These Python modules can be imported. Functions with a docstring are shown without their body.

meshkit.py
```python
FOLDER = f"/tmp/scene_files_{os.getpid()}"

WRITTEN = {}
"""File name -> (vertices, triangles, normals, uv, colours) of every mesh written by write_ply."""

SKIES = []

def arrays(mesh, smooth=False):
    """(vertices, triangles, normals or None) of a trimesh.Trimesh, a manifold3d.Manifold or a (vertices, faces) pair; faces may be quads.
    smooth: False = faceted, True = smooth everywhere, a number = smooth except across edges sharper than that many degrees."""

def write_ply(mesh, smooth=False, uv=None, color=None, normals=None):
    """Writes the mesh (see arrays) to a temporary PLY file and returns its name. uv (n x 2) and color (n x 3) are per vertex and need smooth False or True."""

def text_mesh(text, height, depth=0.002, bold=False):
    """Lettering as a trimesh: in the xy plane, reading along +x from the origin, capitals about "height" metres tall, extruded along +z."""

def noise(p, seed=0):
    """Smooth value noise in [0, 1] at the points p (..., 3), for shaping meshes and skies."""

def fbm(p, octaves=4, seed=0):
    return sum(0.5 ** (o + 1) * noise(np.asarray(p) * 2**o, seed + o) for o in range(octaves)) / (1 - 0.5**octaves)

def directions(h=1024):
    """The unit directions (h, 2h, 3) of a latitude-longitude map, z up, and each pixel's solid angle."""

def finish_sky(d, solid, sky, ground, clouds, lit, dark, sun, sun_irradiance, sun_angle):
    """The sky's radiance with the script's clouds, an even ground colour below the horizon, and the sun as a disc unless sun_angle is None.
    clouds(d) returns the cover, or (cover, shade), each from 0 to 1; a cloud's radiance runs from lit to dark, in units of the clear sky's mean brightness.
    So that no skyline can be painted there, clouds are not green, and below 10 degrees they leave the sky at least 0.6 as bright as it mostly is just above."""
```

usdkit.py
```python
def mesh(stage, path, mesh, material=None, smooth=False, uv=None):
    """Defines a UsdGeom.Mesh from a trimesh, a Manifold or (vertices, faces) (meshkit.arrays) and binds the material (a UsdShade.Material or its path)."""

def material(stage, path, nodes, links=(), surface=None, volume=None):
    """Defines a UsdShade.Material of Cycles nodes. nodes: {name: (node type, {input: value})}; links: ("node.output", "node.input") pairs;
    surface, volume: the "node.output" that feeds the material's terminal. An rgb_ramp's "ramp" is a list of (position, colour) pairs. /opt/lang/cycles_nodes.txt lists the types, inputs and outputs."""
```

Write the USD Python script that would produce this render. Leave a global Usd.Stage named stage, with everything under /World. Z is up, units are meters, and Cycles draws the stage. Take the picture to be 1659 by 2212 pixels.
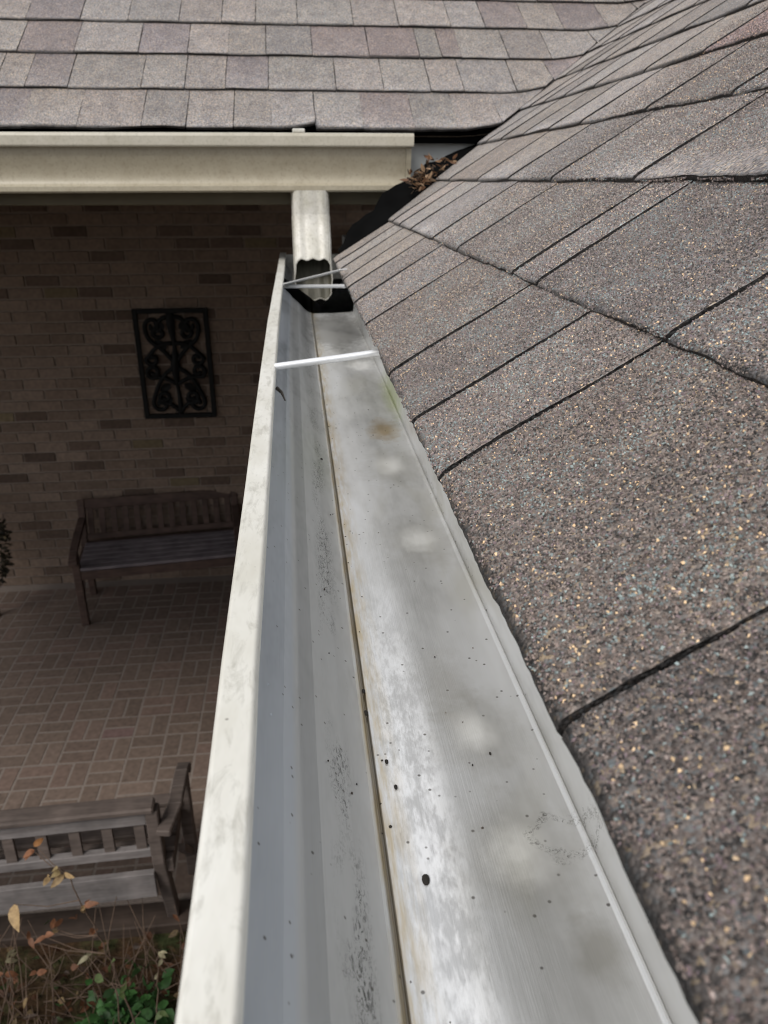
import math, random
import numpy as np, trimesh, usdkit, meshkit
from shapely.geometry import LineString
from pxr import Usd, UsdGeom, UsdLux, UsdShade, Sdf, Gf, Vt

stage = Usd.Stage.CreateInMemory()
UsdGeom.SetStageUpAxis(stage, "Z")
UsdGeom.SetStageMetersPerUnit(stage, 1.0)
WORLD = UsdGeom.Xform.Define(stage, "/World")
UsdGeom.Scope.Define(stage, "/World/Looks")
T = Sdf.ValueTypeNames
rng = np.random.default_rng(11)
random.seed(5)

# ------------------------------------------------------------------ camera, sky, light
CZ = 3.175                                   # camera height above the patio
PITCH, YAW = math.radians(23.36), math.radians(6.14)
cam = UsdGeom.Camera.Define(stage, "/World/camera")
Fv = np.array([math.sin(YAW) * math.cos(PITCH), math.cos(YAW) * math.cos(PITCH), -math.sin(PITCH)])
Rv = np.array([math.cos(YAW), -math.sin(YAW), 0.0])
Uv = np.cross(Rv, Fv)
EYE = np.array([0, 0, CZ])
m4 = Gf.Matrix4d(*[float(x) for x in (*Rv, 0, *Uv, 0, *(-Fv), 0, *EYE, 1)])
cam.AddTransformOp().Set(m4)
FOC = 24.0 * 1660.0 / 1659.0
cam.CreateFocalLengthAttr(FOC)
cam.CreateHorizontalApertureAttr(24.0)
cam.CreateVerticalApertureAttr(32.0)
cam.CreateClippingRangeAttr(Gf.Vec2f(0.01, 500))
cam.CreateFStopAttr(FOC / 1.5)
cam.CreateFocusDistanceAttr(0.48)
cam.CreateExposureAttr(0.68)

SUN = np.array([-0.42, -0.52, 0.74]); SUN /= np.linalg.norm(SUN)
dome = UsdLux.DomeLight.Define(stage, "/World/sky")
sky_mat = usdkit.material(stage, "/World/Looks/sky_overcast", {
    "tc": ("texture_coordinate", {}),
    "sky": ("sky_texture", {"sky_type": "single_scattering", "sun_disc": False, "sun_elevation": float(math.asin(SUN[2])),
                            "sun_rotation": float(math.atan2(SUN[0], SUN[1])), "aerosol_density": 2.0}),
    "nz": ("noise_texture", {"scale": 2.2, "detail": 5.0, "roughness": 0.55}),
    "rp": ("rgb_ramp", {"ramp": [(0.3, (0.72, 0.72, 0.72)), (0.7, (0.97, 0.97, 0.97))]}),
    "cl": ("rgb_ramp", {"ramp": [(0.25, (4.2, 4.35, 4.6)), (0.75, (7.4, 7.4, 7.4))]}),
    "mx": ("mix", {}),
    "bg": ("background_shader", {"strength": 0.1}),
}, [("tc.generated", "nz.vector"), ("nz.fac", "rp.fac"), ("nz.fac", "cl.fac"), ("rp.color", "mx.fac"),
    ("sky.color", "mx.color1"), ("cl.color", "mx.color2"), ("mx.color", "bg.color")], surface="bg.background")
UsdShade.MaterialBindingAPI.Apply(dome.GetPrim()).Bind(sky_mat)
dome.GetPrim().SetCustomDataByKey("kind", "structure")
sun = UsdLux.DistantLight.Define(stage, "/World/sun")
sun.CreateNormalizeAttr(True); sun.CreateIntensityAttr(0.36); sun.CreateAngleAttr(22.0); sun.CreateColorAttr(Gf.Vec3f(1.0, 0.96, 0.9))
zx = SUN; xx = np.cross([0, 1, 0], zx); xx /= np.linalg.norm(xx); yy = np.cross(zx, xx)
sun.AddTransformOp().Set(Gf.Matrix4d(*[float(x) for x in (*xx, 0, *yy, 0, *zx, 0, 0, 0, 30, 1)]))

# ------------------------------------------------------------------ helpers
class Ref(str):
    pass

class Mat:
    def __init__(self, name):
        self.name, self.nodes, self.links = name, {}, []
    def n(self, kind, out, **inp):
        nm = f"n{len(self.nodes)}"
        vals = {}
        for k, v in inp.items():
            if isinstance(v, Ref):
                self.links.append((str(v), f"{nm}.{k}"))
            else:
                vals[k] = v
        self.nodes[nm] = (kind, vals)
        return Ref(f"{nm}.{out}")
    def pos(self):
        return self.n("geometry", "position")
    def math(self, op, a, b=0.0, clamp=False):
        return self.n("math", "value", math_type=op, value1=a, value2=b, use_clamp=clamp)
    def rng(self, v, a, b, c=0.0, d=1.0):
        return self.n("map_range", "result", range_type="linear", value=v, from_min=a, from_max=b, to_min=c, to_max=d, clamp=True)
    def noise(self, vec, scale, detail=3.0, rough=0.55, dist=0.0):
        return self.n("noise_texture", "fac", vector=vec, scale=scale, detail=detail, roughness=rough, distortion=dist)
    def scl(self, vec, s):
        return self.n("mapping", "vector", mapping_type="point", vector=vec, scale=s)
    def mix(self, f, a, b, kind="mix"):
        return self.n("mix", "color", mix_type=kind, fac=f, color1=a, color2=b)
    def ramp(self, f, stops, interp=True):
        return self.n("rgb_ramp", "color", fac=f, ramp=stops, interpolate=interp)
    def bump(self, h, strength, dist):
        return self.n("bump", "normal", height=h, strength=strength, distance=dist)
    def done(self, **p):
        b = self.n("principled_bsdf", "BSDF", **p)
        return usdkit.material(stage, f"/World/Looks/{self.name}", self.nodes, self.links, surface=str(b))

used = {}
def numbered(parent, name):
    k = (str(parent), name)
    i = used.get(k, 0); used[k] = i + 1
    return name if i == 0 else f"{name}_{i:03d}"

ORIGIN = {}
def info(prim, label=None, cat=None, group=None, kind=None):
    for k, v in (("label", label), ("category", cat), ("group", group), ("kind", kind)):
        if v: prim.SetCustomDataByKey(k, v)
    return prim

def thing(name, loc, label, cat, group=None, kind=None):
    path = "/World/" + numbered("/World", name)
    x = UsdGeom.Xform.Define(stage, path)
    x.AddTranslateOp().Set(Gf.Vec3d(*map(float, loc)))
    ORIGIN[path] = np.asarray(loc, float)
    return info(x.GetPrim(), label, cat, group, kind)

def origin_of(path):
    while path and path != "/World":
        if path in ORIGIN: return ORIGIN[path]
        path = path.rsplit("/", 1)[0]
    return np.zeros(3)

def put(name, mesh, mat, parent=None, smooth=False, tone=None, label=None, cat=None, group=None, kind=None):
    """One mesh prim, given in world coordinates; tone: a colour per vertex, read by the material."""
    pp = str(parent.GetPath()) if parent is not None else "/World"
    path = pp + "/" + numbered(pp, name)
    if hasattr(mesh, "vertices"):
        v, f = np.array(mesh.vertices, float), np.array(mesh.faces)
    else:
        v, f = np.asarray(mesh[0], float), np.asarray(mesh[1], int)
        if f.shape[1] == 4: f = np.vstack([f[:, [0, 1, 2]], f[:, [0, 2, 3]]])
    v = v - origin_of(pp)
    m = usdkit.mesh(stage, path, trimesh.Trimesh(v, f, process=False), mat, smooth=smooth)
    if tone is not None:
        pv = UsdGeom.PrimvarsAPI(m).CreatePrimvar("tone", T.Color3fArray, "vertex")
        pv.Set(Vt.Vec3fArray.FromNumpy(np.asarray(tone, np.float32)))
    return info(m.GetPrim(), label, cat, group, kind)

def cat_mesh(ms):
    vs, fs, k = [], [], 0
    for v, f in ms:
        v = np.asarray(v, float); f = np.asarray(f, int)
        if f.shape[1] == 4: f = np.vstack([f[:, [0, 1, 2]], f[:, [0, 2, 3]]])
        vs.append(v); fs.append(f + k); k += len(v)
    return np.vstack(vs), np.vstack(fs)

BOXF = np.array([[0, 3, 2, 1], [4, 5, 6, 7], [0, 1, 5, 4], [1, 2, 6, 5], [2, 3, 7, 6], [3, 0, 4, 7]])
def box(lo, hi, ch=0.0):
    lo, hi = np.minimum(lo, hi).astype(float), np.maximum(lo, hi).astype(float)
    if ch <= 0:
        v = np.array([[x, y, z] for z in (lo[2], hi[2]) for x, y in ((lo[0], lo[1]), (hi[0], lo[1]), (hi[0], hi[1]), (lo[0], hi[1]))])
        return v, np.vstack([BOXF[:, [0, 1, 2]], BOXF[:, [0, 2, 3]]])
    ch = min(ch, *(0.45 * (hi - lo)))
    pts = []
    for sx in (0, 1):
        for sy in (0, 1):
            for sz in (0, 1):
                c = np.where([sx, sy, sz], hi, lo); d = np.where([sx, sy, sz], -ch, ch)
                for k in range(3):
                    q = c + d; q[k] = c[k]; pts.append(q)
    h = trimesh.convex.convex_hull(np.array(pts))
    return np.array(h.vertices), np.array(h.faces)

def frustum(lo, hi, axis, sign, ch):
    """A box whose face on the given side is slightly smaller: a brick or paver with worn edges."""
    v, f = box(lo, hi)
    c = 0.5 * (np.asarray(lo) + np.asarray(hi))
    top = v[:, axis] == (max(lo[axis], hi[axis]) if sign > 0 else min(lo[axis], hi[axis]))
    for k in range(3):
        if k != axis:
            v[top, k] += np.where(v[top, k] > c[k], -ch, ch)
    return v, f

def bar(a, b, w, h, up=(0, 0, 1), ch=0.0):
    """A beam from a to b, w across and h along up."""
    a, b = np.asarray(a, float), np.asarray(b, float)
    d = b - a; L = np.linalg.norm(d); d /= L
    x = np.cross(d, up); x /= np.linalg.norm(x); u = np.cross(x, d)
    v, f = box((-w / 2, 0, -h / 2), (w / 2, L, h / 2), ch)
    return a + v[:, :1] * x + v[:, 1:2] * d + v[:, 2:] * u, f

def tube(pts, r, n=8, caps=True):
    P = np.asarray(pts, float); r = np.broadcast_to(r, len(P)).astype(float)
    tn = np.gradient(P, axis=0); tn /= np.linalg.norm(tn, axis=1, keepdims=True)
    up = np.array([0, 0, 1.0]) if abs(tn[0][2]) < 0.9 else np.array([1.0, 0, 0])
    rings = []
    x = np.cross(tn[0], up); x /= np.linalg.norm(x)
    for p, t, rr in zip(P, tn, r):
        x = x - t * (x @ t); x /= np.linalg.norm(x); y = np.cross(t, x)
        a = np.arange(n) / n * 2 * np.pi
        rings.append(p + rr * (np.cos(a)[:, None] * x + np.sin(a)[:, None] * y))
    return loft(rings, caps)

def loft(rings, caps=True):
    k, n = len(rings), len(rings[0])
    v = np.vstack(rings); f = []
    i = np.arange(n); j = (i + 1) % n
    for q in range(k - 1):
        f.append(np.stack([q * n + i, q * n + j, (q + 1) * n + j, (q + 1) * n + i], 1))
    f = np.vstack(f); f = np.vstack([f[:, [0, 1, 2]], f[:, [0, 2, 3]]])
    if caps:
        v = np.vstack([v, rings[0].mean(0), rings[-1].mean(0)])
        f = np.vstack([f, np.stack([np.full(n, len(v) - 2), j, i], 1), np.stack([np.full(n, len(v) - 1), (k - 1) * n + i, (k - 1) * n + j], 1)])
    return v, f

def grid_faces(a, b):
    i, j = np.meshgrid(np.arange(a - 1), np.arange(b - 1), indexing="ij")
    q = (i * b + j).ravel()
    return np.stack([q, q + b, q + b + 1, q + 1], 1)

def sheet(f3, us, vs):
    u, v = np.meshgrid(us, vs, indexing="ij")
    return f3(u.ravel(), v.ravel()), grid_faces(len(us), len(vs))

def rel(x, y, z):
    return np.array([x, y, CZ + z])

def at(x, y, z=None, X=None, Y=None):
    """The point on the line of sight through the photograph's (x, y) at a given height, x or y (for measuring where things stand)."""
    d = Fv + Rv * (x - 829.5) / 1660.0 - Uv * (y - 1106.0) / 1660.0
    if z is not None: t = (z - CZ) / d[2]
    elif X is not None: t = X / d[0]
    else: t = Y / d[1]
    return EYE + t * d

S = 1.25                                      # the patio was measured in units of 1/S metres

# ------------------------------------------------------------------ materials
def shingle_mat(name, gran=580.0):
    m = Mat(name); p = m.pos()
    v = m.n("voronoi_texture", "color", vector=p, scale=gran); vd = Ref(v.split(".")[0] + ".distance")
    r = m.n("separate_color", "r", color=v); r2 = Ref(r.split(".")[0] + ".g")
    K_ = 1.74
    c = m.ramp(r, [(p_, tuple(K_ * q_ for q_ in c_)) for p_, c_ in [(0.0, (0.02, 0.018, 0.017)), (0.14, (0.075, 0.061, 0.053)), (0.40, (0.135, 0.110, 0.097)), (0.62, (0.17, 0.142, 0.128)),
                   (0.70, (0.135, 0.148, 0.15)), (0.80, (0.20, 0.168, 0.153)), (0.90, (0.25, 0.20, 0.17)), (0.965, (0.32, 0.24, 0.16))]])
    tone = m.n("attribute", "color", attribute="tone")
    patch = m.noise(p, 23.0, 4.0, 0.6)
    c = m.mix(1.0, c, tone, "multiply")
    c = m.mix(1.0, c, m.ramp(patch, [(0.3, (0.8, 0.79, 0.8)), (0.7, (1.18, 1.17, 1.15))]), "multiply")
    h = m.math("add", m.math("multiply", r2, 0.6), m.math("subtract", 1.0, vd))
    return m.done(base_color=c, roughness=0.62, specular_ior_level=0.5, normal=m.bump(h, 0.8, 0.0012))

def tone_mat(name, rough=0.7, noise=None, bump=None, spec=0.4, translucent=False):
    m = Mat(name); t = m.n("attribute", "color", attribute="tone"); kw = {}
    if noise:
        nz = m.noise(m.pos(), noise, 4.0, 0.6)
        t = m.mix(1.0, t, m.ramp(nz, [(0.25, (0.72, 0.72, 0.72)), (0.75, (1.25, 1.25, 1.25))]), "multiply")
        if bump: kw["normal"] = m.bump(nz, bump, 0.002)
    return m.done(base_color=t, roughness=rough, specular_ior_level=spec, **kw)

def plain_mat(name, col, rough=0.6, metallic=0.0, noise=8.0, amount=0.25, bump=0.0, spec=0.5, bscale=None, stretch=(1, 1, 1)):
    m = Mat(name); p = m.scl(m.pos(), stretch)
    nz = m.noise(p, noise, 5.0, 0.62)
    c = m.ramp(nz, [(0.25, tuple(x * (1 - amount) for x in col)), (0.75, tuple(min(0.95, x * (1 + amount)) for x in col))])
    kw = {}
    if bump: kw["normal"] = m.bump(m.noise(p, bscale or noise * 3, 4.0, 0.6), bump, 0.003)
    return m.done(base_color=c, roughness=rough, metallic=metallic, specular_ior_level=spec, **kw)

M_sh = shingle_mat("asphalt_shingle")
M_gran = tone_mat("mineral_granule", 0.5, None, None, 0.65)
M_felt = plain_mat("black_felt", (0.0035, 0.0035, 0.0035), 0.95, noise=20, amount=0.3, spec=0.03)
M_ply = plain_mat("roof_board", (0.10, 0.075, 0.05), 0.85, noise=6, stretch=(1, 8, 8))

def trough_mat():
    m = Mat("weathered_aluminium"); p = m.pos(); x = m.n("separate_xyz", "x", vector=p); y = Ref(x.split(".")[0] + ".y"); z = Ref(x.split(".")[0] + ".z")
    big = m.noise(m.scl(p, (26, 7, 26)), 1.0, 4.0, 0.6)
    c = m.ramp(big, [(0.25, (0.60, 0.60, 0.585)), (0.5, (0.70, 0.70, 0.69)), (0.75, (0.77, 0.775, 0.78))])
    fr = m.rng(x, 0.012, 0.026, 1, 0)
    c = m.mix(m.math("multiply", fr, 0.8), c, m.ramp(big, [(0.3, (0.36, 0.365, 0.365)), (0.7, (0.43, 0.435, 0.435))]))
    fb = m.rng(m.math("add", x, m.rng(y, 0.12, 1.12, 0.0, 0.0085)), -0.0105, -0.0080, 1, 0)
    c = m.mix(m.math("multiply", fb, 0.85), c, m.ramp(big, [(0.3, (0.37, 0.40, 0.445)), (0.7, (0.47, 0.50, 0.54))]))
    # white oxide bloom on the floor of the trough, mottled and streaked along it
    ox = m.math("add", m.math("multiply", m.noise(m.scl(p, (90, 26, 60)), 1.0, 5.0, 0.7), 0.55), m.math("multiply", m.noise(m.scl(p, (420, 130, 200)), 1.0, 6.0, 0.75), 0.45))
    reg = m.math("multiply", m.rng(x, 0.028, 0.036), m.rng(x, 0.052, 0.066, 1, 0))
    reg = m.math("multiply", reg, m.rng(y, 0.30, 0.52, 1, 0.12))
    oxm = m.math("multiply", m.rng(ox, 0.44, 0.56), reg)
    c = m.mix(m.math("multiply", oxm, 0.85), c, (0.86, 0.875, 0.90))
    # tan silt along the bead
    sl = m.noise(m.scl(p, (220, 24, 60)), 1.0, 5.0, 0.65)
    band = m.math("multiply", m.rng(x, 0.0235, 0.0255), m.rng(x, 0.0290, 0.043, 1, 0))
    c = m.mix(m.math("multiply", m.math("multiply", m.rng(sl, 0.38, 0.62), band), 0.85, ), c, (0.52, 0.41, 0.23))
    groove = m.math("multiply", m.rng(x, 0.0250, 0.0256), m.rng(x, 0.0282, 0.0292, 1, 0))
    c = m.mix(m.math("multiply", groove, 0.72), c, (0.15, 0.115, 0.06))
    # water-stain rings and faint stains on the back
    st = m.noise(m.scl(p, (20, 5.5, 20)), 1.0, 3.0, 0.5, 0.8)
    stm = m.math("multiply", m.rng(st, 0.54, 0.72), m.rng(x, 0.045, 0.07))
    c = m.mix(m.math("multiply", stm, 0.4), c, (0.50, 0.48, 0.40))
    # black mildew in strings on the sloping front of the trough
    md = m.noise(m.scl(p, (800, 230, 500)), 1.0, 5.0, 0.75, 1.2)
    mz = m.noise(m.scl(p, (40, 9, 10)), 1.0, 3.0, 0.6)
    mreg = m.math("multiply", m.rng(x, 0.003, 0.009), m.rng(x, 0.013, 0.019, 1, 0))
    mreg = m.math("multiply", mreg, m.rng(mz, 0.44, 0.54))
    c = m.mix(m.math("multiply", m.math("multiply", m.rng(md, 0.515, 0.565), mreg), 0.9), c, (0.02, 0.02, 0.018))
    # fine speckle everywhere
    sp = m.n("voronoi_texture", "distance", vector=p, scale=260.0)
    sc = m.n("voronoi_texture", "color", vector=p, scale=260.0)
    on = m.math("greater_than", m.n("separate_color", "r", color=sc), 0.93)
    c = m.mix(m.math("multiply", m.math("multiply", m.rng(sp, 0.14, 0.26, 1, 0), on), 0.8), c, (0.06, 0.05, 0.04))
    # pale spots with duller rims, and darker patches and stains, on the floor
    fz = CZ - 0.2738
    def patch(px, py, hx, hy, col, k, soft=0.45, ring=None):
        c0 = at(px, py, z=fz); rx = abs(at(px + hx, py, z=fz)[0] - at(px - hx, py, z=fz)[0]) / 2; ry = abs(at(px, py + hy, z=fz)[1] - at(px, py - hy, z=fz)[1]) / 2
        dx = m.math("divide", m.math("subtract", x, c0[0]), rx); dy = m.math("divide", m.math("subtract", y, c0[1]), ry)
        dd = m.math("sqrt", m.math("add", m.math("multiply", dy, dy), m.math("multiply", dx, dx)))
        dd = m.math("add", dd, m.math("multiply", m.math("subtract", m.noise(p, 85.0, 5.0, 0.65), 0.5), 1.3))
        w = m.rng(dd, soft, 1.15, 1, 0)
        if ring:
            dd = m.math("add", dd, m.math("multiply", m.math("subtract", m.noise(p, 42.0, 2.0, 0.5), 0.5), 2.4)); w = m.rng(dd, soft, 1.0, 1, 0)
        if ring: w = m.math("multiply", m.math("multiply", w, m.rng(dd, soft - 0.3, soft)), m.rng(m.noise(p, 620.0, 5.0, 0.75, 1.0), 0.50, 0.58))
        if col[0] > 0.785: pale.append(m.math("multiply", w, 0.55))
        return m.mix(m.math("multiply", w, k), c, col)
    pale = []
    for (px, py, hx, hy) in ((843, 1005, 34, 22), (903, 1165, 42, 29), (1022, 1578, 50, 50), (1118, 1842, 78, 72)):
        c = patch(px + 6, py + 4, hx * 2.0, hy * 2.0, (0.46, 0.445, 0.40), 0.4, 0.5)
        c = patch(px, py, hx, hy, (0.79, 0.80, 0.785), 0.24, 0.2)
    c = patch(828, 928, 34, 26, (0.42, 0.29, 0.12), 0.75, 0.3)
    c = patch(848, 860, 24, 48, (0.45, 0.50, 0.26), 0.65, 0.3)
    c = patch(778, 790, 30, 12, (0.82, 0.82, 0.80), 0.7)
    c = patch(725, 712, 62, 36, (0.24, 0.235, 0.225), 0.6, 0.8)
    c = patch(1222, 1812, 74, 62, (0.05, 0.042, 0.03), 0.7, 0.72, ring=True)
    c = patch(1290, 2060, 60, 90, (0.30, 0.28, 0.23), 0.5, 0.3)
    c = patch(960, 1480, 60, 90, (0.38, 0.36, 0.31), 0.4, 0.3)
    for w_ in pale: oxm = m.math("maximum", oxm, w_)
    br = m.noise(m.scl(p, (1500, 10, 1500)), 1.0, 3.0, 0.6)
    h = m.math("add", m.math("multiply", br, 0.5), m.math("multiply", ox, 0.5))
    ro = m.rng(big, 0.3, 0.7, 0.28, 0.44)
    return m.done(base_color=c, metallic=m.math("multiply", m.math("subtract", 1.0, oxm), 0.62), roughness=ro, specular_ior_level=0.5, normal=m.bump(h, 0.25, 0.0006))
M_trough = trough_mat()

def cream_mat(name, col, dirt, amt):
    m = Mat(name); p = m.pos()
    a = m.noise(m.scl(p, (30, 9, 30)), 1.0, 5.0, 0.65)
    b = m.noise(m.scl(p, (160, 45, 160)), 1.0, 6.0, 0.7, 0.5)
    c = m.mix(m.math("multiply", m.rng(a, 0.38, 0.7), amt), col, dirt)
    c = m.mix(m.math("multiply", m.rng(b, 0.5, 0.68), amt * 0.8), c, tuple(0.62 * x for x in dirt))
    s = m.n("voronoi_texture", "distance", vector=p, scale=210.0)
    sc = m.n("separate_color", "r", color=m.n("voronoi_texture", "color", vector=p, scale=210.0))
    c = m.mix(m.math("multiply", m.math("multiply", m.rng(s, 0.08, 0.2, 1, 0), m.math("greater_than", sc, 0.955)), 0.6), c, (0.1, 0.09, 0.07))
    return m.done(base_color=c, roughness=0.42, specular_ior_level=0.45, normal=m.bump(a, 0.15, 0.001))
M_lip = cream_mat("cream_paint", (0.66, 0.65, 0.605), (0.45, 0.43, 0.36), 0.65)
M_almond = cream_mat("almond_paint", (0.385, 0.345, 0.262), (0.30, 0.26, 0.185), 0.55)
M_almond_lit = cream_mat("lit_almond_paint", (0.47, 0.44, 0.37), (0.36, 0.33, 0.255), 0.5)  # almond paint made paler for the light the front lip catches
M_spout = cream_mat("white_spout_paint", (0.62, 0.60, 0.55), (0.42, 0.40, 0.32), 0.7)
M_patch = plain_mat("faded_patch", (0.40, 0.375, 0.32), 0.5, noise=40, amount=0.1)
M_inner = plain_mat("shaded_inner_paint", (0.075, 0.07, 0.05), 0.6, noise=30, amount=0.4, stretch=(8, 1, 1))  # colour darkened to stand for the shade inside the spout
M_fascia = plain_mat("grey_fascia_paint", (0.36, 0.375, 0.375), 0.6, noise=14, amount=0.15)
M_trim = plain_mat("olive_trim_paint", (0.11, 0.093, 0.058), 0.6, noise=10, amount=0.2)
M_rod = plain_mat("bright_aluminium", (0.78, 0.79, 0.80), 0.3, metallic=0.55, noise=60, amount=0.08)
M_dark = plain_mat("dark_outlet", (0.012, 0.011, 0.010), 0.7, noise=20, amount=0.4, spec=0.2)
M_nail = plain_mat("rusty_nail", (0.05, 0.04, 0.03), 0.6, noise=200, amount=0.4)
M_grit = tone_mat("grit", 0.8)
M_brick = tone_mat("brick", 0.85, 38.0, 0.5, 0.25)
M_mortar = plain_mat("mortar", (0.215, 0.168, 0.137), 0.95, noise=60, amount=0.2, bump=0.4)
M_paver = tone_mat("paver", 0.82, 30.0, 0.4, 0.3)
M_sand = plain_mat("joint_sand", (0.228, 0.188, 0.162), 0.95, noise=80, amount=0.25, bump=0.3)
M_conc = plain_mat("concrete", (0.135, 0.112, 0.096), 0.9, noise=9, amount=0.2, bump=0.3)
M_soil = None
def soil_mat():
    m = Mat("mossy_soil"); p = m.pos()
    a = m.noise(p, 5.0, 6.0, 0.65); b = m.noise(p, 45.0, 6.0, 0.7)
    c = m.ramp(a, [(0.35, (0.075, 0.04, 0.022)), (0.52, (0.055, 0.038, 0.02)), (0.62, (0.05, 0.055, 0.022)), (0.72, (0.045, 0.06, 0.025))])
    c = m.mix(1.0, c, m.ramp(b, [(0.3, (0.45, 0.45, 0.45)), (0.7, (1.5, 1.5, 1.5))]), "multiply")
    return m.done(base_color=c, roughness=0.95, specular_ior_level=0.15, normal=m.bump(b, 0.9, 0.02))
M_soil = soil_mat()

def wood_mat(name, a, b):
    m = Mat(name); p = m.pos()
    w = m.noise(m.scl(p, (5, 60, 60)), 1.0, 6.0, 0.65, 0.4); n2 = m.noise(p, 9.0, 4.0, 0.6)
    c = m.mix(m.rng(w, 0.3, 0.7), a, b)
    c = m.mix(1.0, c, m.ramp(n2, [(0.3, (0.7, 0.7, 0.72)), (0.7, (1.2, 1.18, 1.2))]), "multiply")
    return m.done(base_color=c, roughness=0.75, specular_ior_level=0.3, normal=m.bump(w, 0.5, 0.004))
M_wood_dark = wood_mat("stained_teak", (0.058, 0.036, 0.028), (0.105, 0.068, 0.054))
M_wood_seat = wood_mat("worn_teak_seat", (0.13, 0.11, 0.115), (0.20, 0.175, 0.18))
M_wood_grey = wood_mat("weathered_teak", (0.078, 0.061, 0.052), (0.14, 0.113, 0.098))
M_wood_pale = wood_mat("silvered_teak", (0.125, 0.112, 0.106), (0.205, 0.19, 0.183))
M_wood_edge = wood_mat("dark_edging_timber", (0.04, 0.028, 0.021), (0.065, 0.047, 0.037))
M_iron = plain_mat("wrought_iron", (0.006, 0.006, 0.006), 0.65, noise=60, amount=0.3, spec=0.2)
M_ceiling = plain_mat("ceiling_board", (0.10, 0.085, 0.07), 0.8, noise=5, amount=0.2)
M_stem = plain_mat("dry_stem", (0.10, 0.065, 0.045), 0.85, noise=90, amount=0.4)

def leaf_mat(name):
    m = Mat(name); t = m.n("attribute", "color", attribute="tone")
    nz = m.noise(m.pos(), 70.0, 4.0, 0.6)
    t = m.mix(1.0, t, m.ramp(nz, [(0.3, (0.65, 0.62, 0.6)), (0.7, (1.25, 1.25, 1.2))]), "multiply")
    b = m.n("principled_bsdf", "BSDF", base_color=t, roughness=0.6, specular_ior_level=0.35)
    tr = m.n("translucent_bsdf", "BSDF", color=t)
    s = m.n("mix_closure", "closure", fac=0.28, closure1=b, closure2=tr)
    return usdkit.material(stage, f"/World/Looks/{name}", m.nodes, m.links, surface=str(s))
M_leaf = leaf_mat("leaf")

# ------------------------------------------------------------------ roofs
A = math.radians(33.3); CA, SA = math.cos(A), math.sin(A)
EN = 0.143; X0 = 0.0790; Z0 = -0.162                  # near roof: exposure, eave position and height (from the camera)
EF = 0.165; YE = 2.01; ZE = 0.1055                    # far roof

def near_frame(s, t, n):
    return np.stack([X0 + s * CA - n * SA, t, CZ + Z0 + s * SA + n * CA], -1)

def near_cut(s):
    s = np.asarray(s, float)
    return np.where(s < EN * 0.98, 1.735, np.maximum(1.735, 2.005 + (s / EN - 3.22) * 0.1195))

def far_frame(s, t, n):
    x = t; y = YE + s * CA - n * SA
    zf = CZ + ZE + s * SA
    zn = CZ + Z0 + (x - X0) * SA / CA
    zl = zn - 0.045; d = zl - zf; h = 0.115
    w = np.clip(h - np.abs(d), 0, None) / h
    return np.stack([x, y, np.maximum(zf, zl) + w * w * h * 0.25 + n * CA], -1)

def far_cut(s):
    return 0.456 + np.asarray(s) * CA + 0.045

PAL = np.array([(0.020, 0.018, 0.018), (0.058, 0.046, 0.042), (0.088, 0.070, 0.062), (0.118, 0.096, 0.086), (0.098, 0.122, 0.126), (0.16, 0.195, 0.195), (0.165, 0.130, 0.118), (0.43, 0.31, 0.19), (0.10, 0.075, 0.082)]) * 1.78
PRB = np.array([0.14, 0.18, 0.20, 0.18, 0.10, 0.045, 0.085, 0.024, 0.07])

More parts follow.
